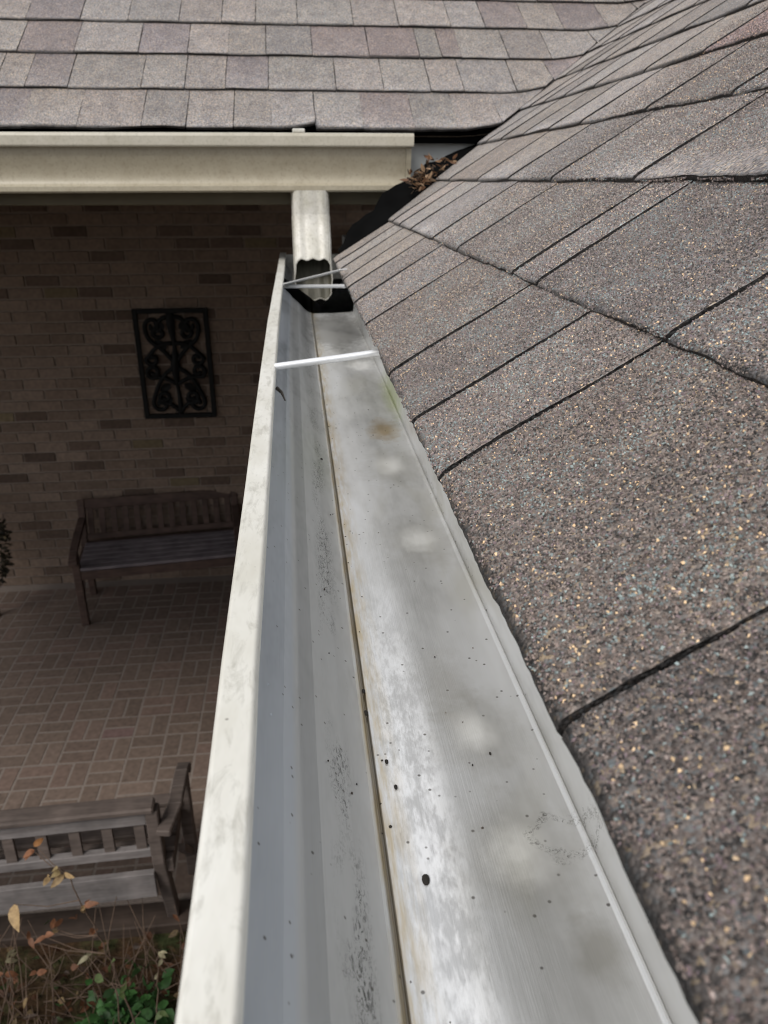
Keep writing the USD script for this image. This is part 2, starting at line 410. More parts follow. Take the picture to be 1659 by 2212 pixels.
def shingle(roof, frame, E, i, t0, t1, thick, cut, tone, blue, res, lift=None, granules=False, seed=0, over=0.045, saw=0.0):
    r = np.random.default_rng(seed)
    s0, s1 = i * E, i * E + E + over
    ns = max(3, int((s1 - s0) / res) + 1) ; nt = max(3, int((t1 - t0) / res) + 1)
    u = np.concatenate([[0, 0.0015 / (s1 - s0), 0.0035 / (s1 - s0), 0.007 / (s1 - s0)], np.linspace(0.012 / (s1 - s0), 1, ns)]); ns = len(u); v = np.linspace(0, 1, nt)
    U, V = np.meshgrid(u, v, indexing="ij")
    s = s0 + U * (s1 - s0)
    lim = np.minimum(t1, cut(s))
    if (lim <= t0 + 0.004).all(): return None
    t = t0 + V * (np.maximum(lim, t0 + 0.001) - t0)
    q = np.stack([s * 9 + 31 * i, t * 9, np.full_like(s, i)], -1)
    edge = np.exp(-(s - s0) / 0.03)
    rag = (meshkit.fbm(np.stack([t * 260, s * 0, np.full_like(s, seed % 89)], -1), 3, seed=i) - 0.5) * 0.0013 + (meshkit.noise(np.stack([t * 31, s * 0, s * 0 + i + 40], -1)) - 0.5) * 0.0018 + (meshkit.noise(np.stack([t * 9, s * 0, s * 0 + i], -1)) - 0.5) * 0.004
    s = s + rag * np.exp(-(s - s0) / 0.006)
    side = (meshkit.fbm(np.stack([s * 200, t * 0, np.full_like(s, seed % 71)], -1), 2) - 0.5) * 0.002
    t = t + side * (np.exp(-(V * (t1 - t0)) / 0.005) + np.exp(-((1 - V) * (t1 - t0)) / 0.005))
    top = 0.0005 + thick * (1 - U * 0.93) + (meshkit.fbm(q, 3, seed=3) - 0.5) * 0.003 * edge + (meshkit.noise(q * 2.2) - 0.5) * 0.0012
    top = top + saw * (0.5 - V) * np.clip(1.2 - U, 0, 1)
    if lift is not None: top = top + lift(s, t)
    top = top - 0.0022 * np.exp(-(s - s0) / 0.003)
    bot = top - np.where(U < 0.05, 0.0052, 0.0042)
    P = frame(s.ravel(), t.ravel(), top.ravel()); Q = frame(s.ravel() + 0.0006, t.ravel(), bot.ravel())
    N = len(P)
    gf = grid_faces(ns, nt)
    idx = np.arange(N).reshape(ns, nt)
    loop = np.concatenate([idx[0, :-1], idx[:-1, -1], idx[-1, :0:-1], idx[:0:-1, 0]])
    nx = np.roll(loop, -1)
    V3 = np.vstack([P, Q, P[loop], Q[loop]])
    L = len(loop); a = 2 * N + np.arange(L); b = 2 * N + (np.arange(L) + 1) % L
    sf = np.stack([a, a + L, b + L, b], 1)
    F3 = np.vstack([gf, gf[:, ::-1] + N, sf])
    tn = np.tile(np.asarray(tone, float) * np.array([0.945, 1.0, 1.05]), (N, 1))
    bm = np.clip(blue * np.exp(-(s - s0) / (0.36 * E)) * (0.55 + 0.9 * meshkit.noise(q * 3)), 0, 1).ravel()[:, None]
    tn = tn * (1 - bm) + bm * np.array([1.30, 1.44, 1.60])
    if granules: tn = tn * (0.5 + 0.5 * np.clip((t - 0.25) / 0.45, 0, 1)).ravel()[:, None]
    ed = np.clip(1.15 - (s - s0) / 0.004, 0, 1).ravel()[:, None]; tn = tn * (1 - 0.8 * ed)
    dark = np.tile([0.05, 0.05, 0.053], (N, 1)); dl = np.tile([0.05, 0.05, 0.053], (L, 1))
    # orientation check
    c = V3[gf[0]]; nrm = np.cross(c[1] - c[0], c[2] - c[0])
    if nrm[2] < 0: F3 = F3[:, ::-1]
    o = put("shingle", (V3, F3), M_sh, roof, tone=np.vstack([tn, dark, dl, dl]))
    if granules:
        scatter_granules(o, frame, s0, min(s1, s0 + E + 0.004), t0, min(t1, 1.25), thick, E + over, cut, 0.5 + 0.45 * np.asarray(tone), seed, i, saw, t1 - t0)
    return o

def project(P):
    d = P - EYE; w = d @ Fv
    return 829.5 + 1660 * (d @ Rv) / w, 1106 - 1660 * (d @ Uv) / w, w

def scatter_granules(parent, frame, s0, s1, t0, t1, thick, span, cut, tone, seed, i, saw, wid):
    r = np.random.default_rng(seed + 7)
    n = int((s1 - s0) * (t1 - t0) / (0.00112 ** 2))
    s = r.uniform(s0 - 0.0008, s1, n); t = r.uniform(t0 + 0.0002, t1 - 0.0002, n)
    worn = 0.004 * np.clip((meshkit.noise(np.stack([t * 90, s * 90, s * 0 + 9], -1)) - 0.52) * 5, 0, 1) + r.uniform(0, 0.0008, n)
    kk = ((s - s0) > worn - 0.0009) & (np.minimum(t - t0, t1 - t) > 0.0016 * np.clip((meshkit.noise(np.stack([t * 150, s * 110, s * 0 + 5], -1)) - 0.45) * 4, 0, 1) * r.uniform(0, 1.0, n))
    s, t = s[kk], t[kk]; n = len(s)
    U = (s - s0) / span
    top = 0.0005 + thick * (1 - U * 0.93)
    q = np.stack([s * 9 + 31 * i, t * 9, np.full_like(s, i)], -1)
    top = top + (meshkit.fbm(q, 3, seed=3) - 0.5) * 0.003 * np.exp(-(s - s0) / 0.03) + (meshkit.noise(q * 2.2) - 0.5) * 0.0012
    top = top + saw * (0.5 - (t - t0) / wid) * np.clip(1.2 - U, 0, 1)
    top = top - 0.0022 * np.exp(-(s - s0) / 0.003)
    P = frame(s, t, top + r.uniform(-0.0001, 0.00035, n))
    x, y, w = project(P)
    k = (r.uniform(0, 1, n) < np.clip((1.25 - t) / 0.75, 0, 1)) & (w > 0.03) & (x > -60) & (x < 1800) & (y > -60) & (y < 2380)
    P, s, t, w = P[k], s[k], t[k], w[k]; n = len(P)
    if n < 10: return
    # irregular chips: octahedra squashed and turned at random
    base = np.array([(1, 0, 0), (-1, 0, 0), (0, 1, 0), (0, -1, 0), (0, 0, 1), (0, 0, -1)], float)
    fo = np.array([(0, 2, 4), (2, 1, 4), (1, 3, 4), (3, 0, 4), (2, 0, 5), (1, 2, 5), (3, 1, 5), (0, 3, 5)])
    sc = np.stack([r.uniform(0.55, 1.05, n), r.uniform(0.55, 1.05, n), r.uniform(0.6, 1.1, n)], 1) * (0.00078 * r.uniform(0.75, 1.3, n))[:, None]
    vv = base[None] * sc[:, None, :] * r.uniform(0.75, 1.2, (n, 6, 1)) + r.normal(0, 0.00009, (n, 6, 3))
    an = r.uniform(0, 2 * np.pi, n); tl = r.normal(0, 0.35, (n, 2))
    ca, sa = np.cos(an)[:, None], np.sin(an)[:, None]
    X = vv[..., 0] * ca - vv[..., 1] * sa; Yv = vv[..., 0] * sa + vv[..., 1] * ca; Z = vv[..., 2] + X * tl[:, :1] + Yv * tl[:, 1:]
    e1, e2, e3 = np.array([CA, 0, SA]), np.array([0, 1.0, 0]), np.array([-SA, 0, CA])
    V = P[:, None, :] + X[..., None] * e1 + Yv[..., None] * e2 + Z[..., None] * e3
    F = (fo[None] + 6 * np.arange(n)[:, None, None]).reshape(-1, 3)
    zone = meshkit.fbm(np.stack([s * 22, t * 22, s * 0 + 4], -1), 3)
    pr = np.tile(PRB, (n, 1)); pr[:, 4] *= np.clip((zone - 0.35) * 5, 0.3, 2.2); pr[:, 5] *= np.clip((zone - 0.35) * 5, 0.3, 2.2); pr[:, 0] *= np.clip((0.75 - zone) * 4, 0.6, 2)
    cum = np.cumsum(pr, 1); cum /= cum[:, -1:]
    ki = (r.uniform(0, 1, (n, 1)) > cum).sum(1)
    col = PAL[ki] * r.uniform(0.75, 1.3, (n, 1)) * np.asarray(tone)[None]
    put("granules", (V.reshape(-1, 3), F), M_gran, parent, tone=np.repeat(col, 6, 0), kind="stuff")

def tone_pick(r):
    k = r.uniform(0.86, 1.14)
    h = r.uniform(-1, 1)
    return np.array([k * (1 + 0.035 * h), k, k * (1 - 0.03 * h + 0.02 * r.uniform(-1, 1))])

JN = {0: [-0.62, -0.42, -0.24, -0.02, 0.187, 0.405, 0.512, 0.66, 0.905, 1.09, 1.24, 1.36, 1.5, 1.62],
      1: [-0.55, -0.3, -0.08, 0.17, 0.397, 0.642, 0.717, 0.978, 1.162, 1.387, 1.54, 1.66],
      2: [-0.65, -0.36, -0.12, 0.11, 0.29, 0.50, 0.752, 1.003, 1.215, 1.42, 1.69],
      3: [-0.5, -0.24, 0.02, 0.21, 0.40, 0.63, 0.82, 1.025, 1.26, 1.42, 1.58, 1.75, 1.88],
      4: [-0.6, -0.3, 0.0, 0.28, 0.52, 0.74, 0.93, 1.14, 1.33, 1.55, 1.72, 1.86, 1.97],
      5: [-0.55, -0.2, 0.12, 0.36, 0.61, 0.87, 1.10, 1.27, 1.47, 1.66, 1.84, 1.98, 2.1],
      6: [-0.5, -0.1, 0.2, 0.5, 0.78, 1.02, 1.26, 1.44, 1.7, 1.9, 2.08, 2.2]}
near_roof = thing("shingle_roof", near_frame(0, 0.0, 0.0), "weathered brown asphalt shingle roof slope whose edge hangs over the open gutter beside it", "roof")
near_n = 12
for i in range(near_n):
    js = JN.get(i)
    if js is None:
        r = np.random.default_rng(100 + i); js = list(np.cumsum(r.uniform(0.12, 0.32, 16)) - 0.7)
    end = float(near_cut(np.array((i + 1) * EN)))
    js = [j for j in js if j < end - 0.03] + [end + 0.5]
    for k in range(len(js) - 1):
        r = np.random.default_rng(1000 * i + k)
        g = 0.0007 if js[k] < 0.3 else 0.0011
        t0, t1 = js[k] + g, js[k + 1] - (0.0007 if js[k + 1] < 0.3 else 0.0011)
        thick = 0.0078 + r.uniform(-0.0004, 0.0004)
        close = t0 < 1.2 and i < 5 and t1 > -0.05
        curl = None
        if i == 2 and t0 < 0.8: curl = lambda s, t: 0.004 * np.exp(-(s - 2 * EN) / 0.03) * np.clip((0.9 - t) / 0.6, 0, 1)
        tn = tone_pick(r) * r.choice([0.98, 1.14, 1.3])
        if i == 4 and 0.7 < t0 < 1.0: tn = tn * np.array([1.25, 0.98, 1.0])
        shingle(near_roof, near_frame, EN, i, t0, t1, thick, near_cut, tn, r.choice([0.0, 0.2, 0.6, 1.0], p=[0.25, 0.25, 0.25, 0.25]) if i else 0.12, 0.005 if close else 0.024, curl,
                granules=close, seed=1000 * i + k, saw=0.0011 if js[k] < 0.3 else 0.0020)
# starter course, underlay and boards
us = np.linspace(0.004, near_n * EN, 40)
def near_under(n_, lo, hi, ta=-0.9):
    vs = np.linspace(0, 1, 6)
    def f(s, v):
        return near_frame(s, ta + v * (near_cut(s) + (lo) - ta), np.full_like(s, n_))
    return f, vs
f, vs = near_under(-0.004, -0.004, 0)
put("underlayment", sheet(f, us, vs), M_felt, near_roof)
f, vs = near_under(-0.018, -0.012, 0)
put("roof_board", sheet(f, us[1:], vs), M_ply, near_roof)
# black valley flashing that runs on past the cut ends of the shingles
def flash(s, v):
    up = 0.05 * np.clip((3.3 * EN - s) / (1.2 * EN), 0.25, 1) * np.clip(0.25 + s / EN, 0, 1) * (0.8 + 0.4 * meshkit.noise(np.stack([s * 30, v * 2, s * 0], -1)))
    return near_frame(s, near_cut(s) - 0.02 + 0.10 * v, -0.008 + up * v ** 1.2)
put("valley_flashing", sheet(flash, np.linspace(0.02, 3.15 * EN, 24), np.linspace(0, 1, 7)), M_felt, near_roof, smooth=True)

K = 1.155
JF = {0: [-0.525, -0.42, -0.296, -0.209, -0.116, -0.041, 0.048, 0.145, 0.25, 0.34, 0.432],
      1: [-0.60, -0.54, -0.455, -0.308, -0.219, -0.135, -0.045, 0.098, 0.2, 0.302, 0.375, 0.491],
      2: [-0.578, -0.46, -0.325, -0.22, -0.133, -0.05, 0.053, 0.18, 0.294, 0.345, 0.39, 0.50, 0.6],
      3: [-0.583, -0.465, -0.36, -0.246, -0.15, -0.073, 0.024, 0.154, 0.261, 0.385, 0.468, 0.57, 0.66]}
far_roof = thing("shingle_roof", (0, YE, CZ + ZE), "paler brown shingle roof slope rising beyond the far gutter and curving up into the valley", "roof")
LIFTX = 0.048 * K
def far_lift(s, t):
    return 0.016 * np.exp(-np.clip(LIFTX - t, 0, None) / 0.045) * np.exp(-s / 0.06)
for i in range(9):
    r0 = np.random.default_rng(500 + i)
    js = [j * K for j in JF[i]] if i in JF else []
    lo = js[0] if js else 0.9 * r0.uniform(0.9, 1)
    left = []
    while lo > -2.6:
        lo -= r0.uniform(0.09, 0.17); left.append(lo)
    js = left[::-1] + js
    while js[-1] < 1.3: js.append(js[-1] + r0.uniform(0.09, 0.15))
    if i > 3: js = [j for j in js if j > -1.0]
    for k in range(len(js) - 1):
        r = np.random.default_rng(9000 + 1000 * i + k)
        t0, t1 = js[k] + 0.0008, js[k + 1] - (0.0011 if r.uniform() < 0.8 else -0.0004)
        if i > 4 and t1 < 0.2: continue
        thick = (0.0102 if k % 2 else 0.0090) + r.uniform(-0.0004, 0.0004)
        lf = far_lift if i == 0 and abs(t1 - LIFTX) < 0.004 else None
        cut = far_cut
        res = 0.02
        tn = tone_pick(r) * (np.array([0.78, 0.73, 0.765]) if r.uniform() < 0.36 else np.array([0.95, 0.95, 0.945]))
        shingle(far_roof, far_frame, EF, i, t0, t1, thick, cut, tn, (r.uniform(0.35, 1.0) if i == 0 else r.uniform(0.1, 0.7) if i == 1 else r.uniform(0, 0.3)), res, lf, seed=9000 + 1000 * i + k)
def fu(s, v):
    return far_frame(s, -4.6 + v * (far_cut(s) + 4.6 - 0.02), np.full_like(s, -0.005))
put("underlayment", sheet(fu, np.linspace(0.006, 9 * EF, 20), np.linspace(0, 1, 120)), M_felt, far_roof)
def fb(s, v):
    return far_frame(s, -4.6 + v * (far_cut(s) + 4.6 - 0.03), np.full_like(s, -0.02))
put("roof_board", sheet(fb, np.linspace(0.012, 26 * EF, 12), np.linspace(0, 1, 120)), M_ply, far_roof)  # underlay and boards run on to the left, unseen, to shade the porch

# ------------------------------------------------------------------ near gutter
gut = thing("rain_gutter", rel(0.02, 0.0, -0.275), "open aluminium rain gutter with cream front lip running away below the near shingles", "gutter")
LY = np.array([-2, 0.123, 0.168, 0.225, 0.281, 0.386, 0.7425, 1.12, 2.3])
LIN = np.array([-0.0213, -0.0217, -0.0221, -0.0229, -0.0240, -0.0247, -0.0278, -0.0302, -0.0302])
LOUT = np.array([-0.0368, -0.0371, -0.0375, -0.0382, -0.0392, -0.0402, -0.0435, -0.0465, -0.0468])
def lip_in(y): return np.interp(y, LY, LIN)
def lip_out(y): return np.interp(y, LY, LOUT)
GY1 = 2.26
ys = np.concatenate([np.arange(-0.9, 0.1, 0.1), np.arange(0.1, GY1, 0.03), [GY1]])
def prof_loop(path, t):
    g = LineString(path).buffer(t, cap_style=2, join_style=1, quad_segs=3)
    c = np.array(g.exterior.coords)[:-1]
    return c[::-1] if g.exterior.is_ccw else c
PF = [(-0.0340, -0.188), (-0.0335, -0.204), (-0.0290, -0.2125), (-0.0220, -0.2215), (-0.0140, -0.2310), (-0.0088, -0.2395), (-0.0062, -0.2420), (0.0000, -0.2480), (0.0060, -0.2560), (0.0120, -0.2640), (0.0180, -0.2700),
      (0.0238, -0.2738), (0.0248, -0.2732), (0.0256, -0.2726), (0.0264, -0.2736), (0.0270, -0.2768), (0.0282, -0.2768), (0.0290, -0.2752), (0.0320, -0.2750)]
PB = [(0.0320, -0.2750), (0.0550, -0.2752), (0.0760, -0.2751), (0.0860, -0.2746), (0.1000, -0.2738), (0.1150, -0.2730), (0.1164, -0.2722), (0.1172, -0.2714), (0.1180, -0.2718), (0.1186, -0.2738), (0.1196, -0.2742), (0.1206, -0.2700), (0.1222, -0.2600), (0.1228, -0.2400), (0.1230, -0.1750)]
def lane(loop, y):
    w = np.clip((0.024 - loop[:, 0]) / 0.046, 0, 1)
    dx = (lip_in(y) + 0.0217) * w
    wob = 0.0006 * math.sin(y * 7.0) * np.clip((loop[:, 0] - 0.03) / 0.05, 0, 1)
    return np.stack([loop[:, 0] + dx + wob, np.full(len(loop), y), CZ + loop[:, 1] + 0.0004 * math.sin(y * 11)], 1)
full = prof_loop(PF[:-1] + PB, 0.0006)
HOLE = 1.765
ya = ys[ys < HOLE].tolist() + [HOLE]; yb = [HOLE] + ys[ys > HOLE].tolist()
ga = loft([lane(full, y) for y in ya]); 
front = prof_loop(PF[:6], 0.0006); back = prof_loop([(0.1200, -0.30)] + PB[-4:], 0.0006)
put("trough", cat_mesh([ga, loft([lane(front, y) for y in yb]), loft([lane(back, y) for y in yb])]), M_trough, gut, smooth=35)
# front lip: a folded box hem
def lip_ring(y):
    a, b, zt, zb, r = lip_out(y), lip_in(y), -0.185, -0.1975, 0.0022
    pts = []
    for cx, cz, a0 in ((b - r, zt - r, 0), (a + r, zt - r, 90), (a + r, zb + r, 180), (b - r, zb + r, 270)):
        for q in np.radians(a0 + np.linspace(0, 90, 5)):
            pts.append((cx + r * math.cos(q), cz + r * math.sin(q)))
    p = np.array(pts); wz = 0.0005 * math.sin(9 * y + 1) + 0.0003 * math.sin(23 * y)
    return np.stack([p[:, 0], np.full(len(p), y), CZ + p[:, 1] + wz], 1)
put("front_lip", loft([lip_ring(y) for y in ys]), M_lip, gut, smooth=40)
put("end_cap", box(rel(-0.047, GY1, -0.277), rel(0.1235, GY1 + 0.004, -0.19), 0.001), M_lip, gut)
ob = [box(rel(-0.022, HOLE - 0.001, -0.42), rel(0.1225, HOLE + 0.0015, -0.2775)), box(rel(-0.012, 2.2, -0.42), rel(0.1225, 2.204, -0.25)), box(rel(-0.022, HOLE - 0.001, -0.424), rel(0.1225, 2.2, -0.42)),
      box(rel(-0.026, HOLE, -0.42), rel(-0.022, 2.2, -0.243)), box(rel(0.1225, HOLE, -0.42), rel(0.125, 2.2, -0.262))]
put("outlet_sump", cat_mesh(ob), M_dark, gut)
# hangers across the top
put("hanger_spike", tube([rel(-0.029, 0.836, -0.1862), rel(0.045, 0.836, -0.1778), rel(0.1225, 0.836, -0.1685)], 0.0040, 12), M_rod, gut, smooth=40)
put("spike_head", tube([rel(-0.0275, 0.812, -0.2035), rel(-0.0225, 0.806, -0.207), rel(-0.019, 0.795, -0.213)], [0.0022, 0.0016, 0.0007], 8), M_nail, gut, smooth=True)
e2 = at(748, 618, X=0.081) ; e3 = at(742, 582, X=0.078)
put("hanger_strap", bar(rel(-0.033, 1.585, -0.190), e3, 0.016, 0.0022, ch=0.0006), M_rod, gut)
put("hanger_spike", tube([rel(-0.0305, 1.60, -0.195), e2], 0.0034, 10), M_rod, gut, smooth=40)
# little blisters on the inner face of the lip side
r = np.random.default_rng(3)
for px, py in ((565, 1372), (590, 1140), (568, 1490), (577, 1480), (572, 1535), (583, 1545), (551, 1575), (600, 900)):
    d = Fv + Rv * (px - 829.5) / 1660.0 - Uv * (py - 1106.0) / 1660.0
    best = None
    for t in np.linspace(0.2, 1.2, 4000):
        P = EYE + t * d
        w = np.interp(P[0] - (lip_in(P[1]) + 0.0217) * np.clip((0.024 - P[0]) / 0.046, 0, 1), [q[0] for q in PF], [q[1] for q in PF])
        if P[2] - CZ <= w and P[0] > lip_in(P[1]): best = P; break
    if best is None: continue
    s_ = trimesh.creation.icosphere(1, r.uniform(0.0009, 0.0016)); v = s_.vertices * np.array([1, 1.4, 0.7]); v = v + r.normal(0, 0.00012, v.shape)
    put("paint_blister", (v + best, s_.faces), M_trough, gut, smooth=True)

# loose roof grit and dirt specks lying in the trough
gv, gc = [], []
for k in range(75):
    y = r.uniform(0.1, 1.0) ** 1.3; x = r.choice([r.normal(0.030, 0.004), r.uniform(0.004, 0.02), r.uniform(0.028, 0.105)], p=[0.4, 0.2, 0.4])
    if x < -0.004 or x > 0.11: continue
    z = np.interp(x, [q[0] for q in PF + PB[1:6]], [q[1] for q in PF + PB[1:6]])
    s_ = trimesh.creation.icosphere(0, r.uniform(0.0003, 0.0007) * (1.5 if r.uniform() < 0.08 else 1)); v = s_.vertices * r.uniform(0.5, 1.5, 3) + rel(x, y, z + 0.0007)
    gv.append((v, s_.faces)); gc.append(np.tile(r.choice([0.02, 0.035, 0.07, 0.16]) * np.array([1, 0.85, 0.7]), (len(v), 1)))
for (px, py, sz) in ((920, 1900, 0.0022), (610, 1960, 0.0014), (700, 2045, 0.0016), (675, 2065, 0.0012), (785, 1493, 0.0014), (790, 1540, 0.0017), (835, 1645, 0.0012), (855, 1700, 0.0012)):
    P = at(px, py, z=CZ - 0.2738) if px > 780 else at(px, py, z=CZ - 0.25)
    s_ = trimesh.creation.icosphere(1, sz); v = s_.vertices * np.array([0.8, 1.3, 0.6]); v = v * (1 + 0.25 * (meshkit.noise(v * 900) - 0.5))[:, None] + P
    gv.append((v, s_.faces)); gc.append(np.tile([0.02, 0.017, 0.014], (len(v), 1)))
put("roof_grit", cat_mesh(gv), M_grit, None, tone=np.vstack(gc), label="dark grains of dirt and roof grit scattered along the trough of the near gutter", cat="grit", kind="stuff")

# ------------------------------------------------------------------ far gutter, fascia, porch roof
gut2 = thing("rain_gutter", rel(-0.6, 2.0, -0.03), "almond painted gutter with stepped face fixed across the picture below the far roof", "gutter")
FP = [(2.033, 0.092), (2.0331, 0.07), (2.053, 0.069), (2.053, -0.026), (1.985, -0.0262), (1.962, -0.026), (1.957, -0.0225), (1.957, -0.013), (1.9605, -0.0105), (1.9640, -0.006), (1.9672, 0.004), (1.9668, 0.016), (1.9640, 0.030), (1.9600, 0.044), (1.9580, 0.056), (1.9580, 0.0685)]
FL = [(1.9578, 0.0700), (1.9405, 0.0702), (1.9394, 0.0725), (1.9394, 0.0905), (1.9415, 0.0955), (1.947, 0.097), (1.956, 0.097), (1.9575, 0.094)]
from scipy.interpolate import CubicSpline
_p = np.array(FP[7:]); _t = np.r_[0, np.cumsum(np.linalg.norm(np.diff(_p, axis=0), axis=1))]
FP = FP[:7] + [tuple(q_) for q_ in CubicSpline(_t, _p)(np.linspace(0, _t[-1], 34))]
lp = prof_loop(FP, 0.0007)
lq = prof_loop(FL, 0.0007)
xs = np.concatenate([np.arange(-4.6, 0.25, 0.1), [0.262]])
def fl(x, lp=lp):
    return np.stack([np.full(len(lp), x), lp[:, 0] + 0.0007 * math.sin(5 * x), CZ + lp[:, 1] + 0.001 * math.sin(3.1 * x + 1)], 1)
put("trough", loft([fl(x) for x in xs]), M_almond, gut2, smooth=30)
put("front_lip", loft([fl(x, lq) for x in [*xs[:-1], 0.278]]), M_almond_lit, gut2, smooth=30)
capp = np.array(FP[1:])
import shapely.geometry as sg
cp = sg.Polygon([(y, z) for y, z in FP]).buffer(0.0025)
ex = trimesh.creation.extrude_polygon(cp, 0.012, engine="earcut")
v = ex.vertices; put("end_cap", (np.stack([0.2625 + v[:, 2], v[:, 0], CZ + v[:, 1]], 1), ex.faces[:, ::-1]), M_almond, gut2)
hp = at(645, 284, Y=1.95)
put("hanger_clip", box(hp + [-0.014, -0.004, -0.002], hp + [0.014, 0.06, 0.006], 0.0015), M_lip, gut2, label="small white hanger clip")
# inside of the far gutter carries its hangers
for x in (-1.3, -0.62):
    put("hanger_bar", bar(rel(x, 1.955, 0.094), rel(x, 2.05, 0.094), 0.02, 0.003), M_rod, gut2)

fas = thing("fascia_board", rel(0, 2.065, -0.053), "grey painted fascia board behind the far gutter with an olive lower edge", "fascia")
put("board", box(rel(-4.6, 2.056, -0.020), rel(0.56, 2.078, 0.118)), M_fascia, fas)
put("lower_trim", box(rel(-4.6, 2.054, -0.056), rel(0.28, 2.084, -0.0205), 0.002), M_trim, fas)
put("drip_edge", box(rel(-2.6, 2.034, 0.082), rel(0.50, 2.055, 0.108)), M_felt, fas)
put("porch_ceiling", box(rel(-4.6, 2.09, -0.05), rel(0.9, 6.05, -0.03)), M_ceiling, None, label="dark boarded ceiling of the porch behind the fascia", cat="ceiling")  # left end lengthened out of view to keep side light off the wall

# ------------------------------------------------------------------ downspout
ds = thing("downspout", rel(0.036, 1.985, -0.03), "white corrugated downspout dropping from the far gutter and spilling into the near one", "downspout")
def ring_sec(F, B, sc=1.0, w=0.0435):
    q = np.arange(128) / 128 * 2 * np.pi
    e = 0.42
    u = np.sign(np.cos(q)) * np.abs(np.cos(q)) ** e; v = np.sign(np.sin(q)) * np.abs(np.sin(q)) ** e
    v = v * (1 + 0.055 * np.cos(u * 2 * np.pi * 1.5) * (np.abs(v) > 0.8)); u = u * (1 + 0.035 * np.cos(v * 2 * np.pi) * (np.abs(u) > 0.8))
    F, B = np.asarray(F), np.asarray(B); M = 0.5 * (F + B); H = 0.5 * (B - F)
    return np.stack([0.0365 + sc * w * u, M[0] + sc * H[0] * v, CZ + M[1] + sc * H[1] * v], 1)
FRONT = [(1.955, -0.022), (1.955, -0.055), (1.9545, -0.074), (1.951, -0.090), (1.943, -0.104), (1.923, -0.136), (1.902, -0.1700)]
BACK = [(2.015, -0.022), (2.015, -0.06), (2.014, -0.084), (2.010, -0.100), (2.002, -0.114), (1.955, -0.190), (1.9105, -0.2640)]
o_ = [ring_sec(a, b) for a, b in zip(FRONT, BACK)]; i_ = [ring_sec(a, b, 0.955) for a, b in zip(FRONT, BACK)]
put("upper_tube", loft(o_[:3] + i_[:3][::-1], False), M_spout, ds, smooth=35)
put("elbow", loft([ring_sec(a, b, 1.02) for a, b in zip(FRONT[2:], BACK[2:])] + [ring_sec(FRONT[-1], BACK[-1], 0.965)], False), M_spout, ds, smooth=35)
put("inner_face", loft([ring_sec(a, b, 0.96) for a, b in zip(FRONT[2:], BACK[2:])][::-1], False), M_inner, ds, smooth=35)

# leaves caught in the corner between the far gutter's end and the roof valley
def leaf(P, L, W, direction, normal, col, curl=0.3, n=5, r=None):
    d = np.asarray(direction, float); d /= np.linalg.norm(d); nn = np.asarray(normal, float); nn -= d * (nn @ d); nn /= np.linalg.norm(nn); b = np.cross(d, nn)
    u = np.linspace(0, 1, n + 1); wd = W * np.sin(np.pi * u ** 0.8) ** 0.8
    rows = []
    for k in range(n + 1):
        c = np.asarray(P) + d * L * u[k] + nn * (-curl * L * u[k] ** 2)
        for e, h in ((-1, 0.25), (0, 0.0), (1, 0.25)):
            rows.append(c + b * e * wd[k] * 0.5 + nn * h * wd[k] * 0.5)
    return np.array(rows), grid_faces(n + 1, 3), np.tile(col, (3 * (n + 1), 1))
def rand_dir(r, up=0.3):
    v = r.normal(0, 1, 3); v[2] = v[2] * 0.5 + up
    return v / np.linalg.norm(v)
lv, lc = [], []
r = np.random.default_rng(21)
for k in range(150):
    px, py = (r.uniform(882, 930), r.uniform(372, 432)) if k < 95 else (r.uniform(920, 985), r.uniform(342, 385))
    if (py < 372 and px < 905) or py > 455 - 0.9 * (px - 860): continue
    P = at(px, py, Y=r.uniform(1.80, 1.90))
    v, f, c = leaf(P, r.uniform(0.010, 0.024), r.uniform(0.004, 0.009), rand_dir(r), rand_dir(r, 1), np.array([[0.15, 0.075, 0.04], [0.22, 0.13, 0.075], [0.06, 0.035, 0.02], [0.36, 0.24, 0.15]])[r.integers(4)], r.uniform(-0.4, 0.6), 4)
    lv.append((v, f)); lc.append(c)
put("leaf_debris", cat_mesh(lv), M_leaf, None, tone=np.vstack(lc), label="small heap of rusty dead leaves wedged between the far gutter end and the roof", cat="leaves", kind="stuff")

# a blurred straw stuck up in the bottom right corner, on the shingles
a0 = at(1640, 2150, X=0.108); 
straw_b = near_frame(np.array([0.030]), np.array([a0[1] - 0.004]), np.array([0.008]))[0]
put("dry_straw", tube([at(1650, 2230, X=0.112), at(1641, 2118, X=0.1125)], 0.0009, 6), plain_mat("straw", (0.42, 0.26, 0.12), 0.7), None, smooth=True, label="tan dry straw standing on the nearest shingle in the bottom right corner", cat="straw")

# ------------------------------------------------------------------ porch: walls
r = np.random.default_rng(77)
wall = thing("brick_wall", (-1.3, 4.85 * S, 0), "shaded brown brick wall at the back of the porch behind the dark bench", "wall")
YW = 4.85 * S
put("mortar_bed", box((-4.6, YW + 0.007, -0.05), (1.1, YW + 0.2, 3.13)), M_mortar, wall)
BH, BL, J = 0.0677 * S, 0.198 * S, 0.011
TB = np.array([(0.185, 0.141, 0.111), (0.170, 0.128, 0.10), (0.198, 0.153, 0.122), (0.158, 0.12, 0.094), (0.095, 0.069, 0.054), (0.115, 0.084, 0.066), (0.155, 0.125, 0.078)]) * np.array([1.04, 0.99, 0.96])
bricks = []
for row in range(37):
    z = row * BH
    off = (0.5 if row % 2 else 0.0) * BL + r.normal(0, 0.006)
    for k in range(20):
        x = -3.6 + off + k * BL
        if x + BL > 1.08: break
        bricks.append((x, z))
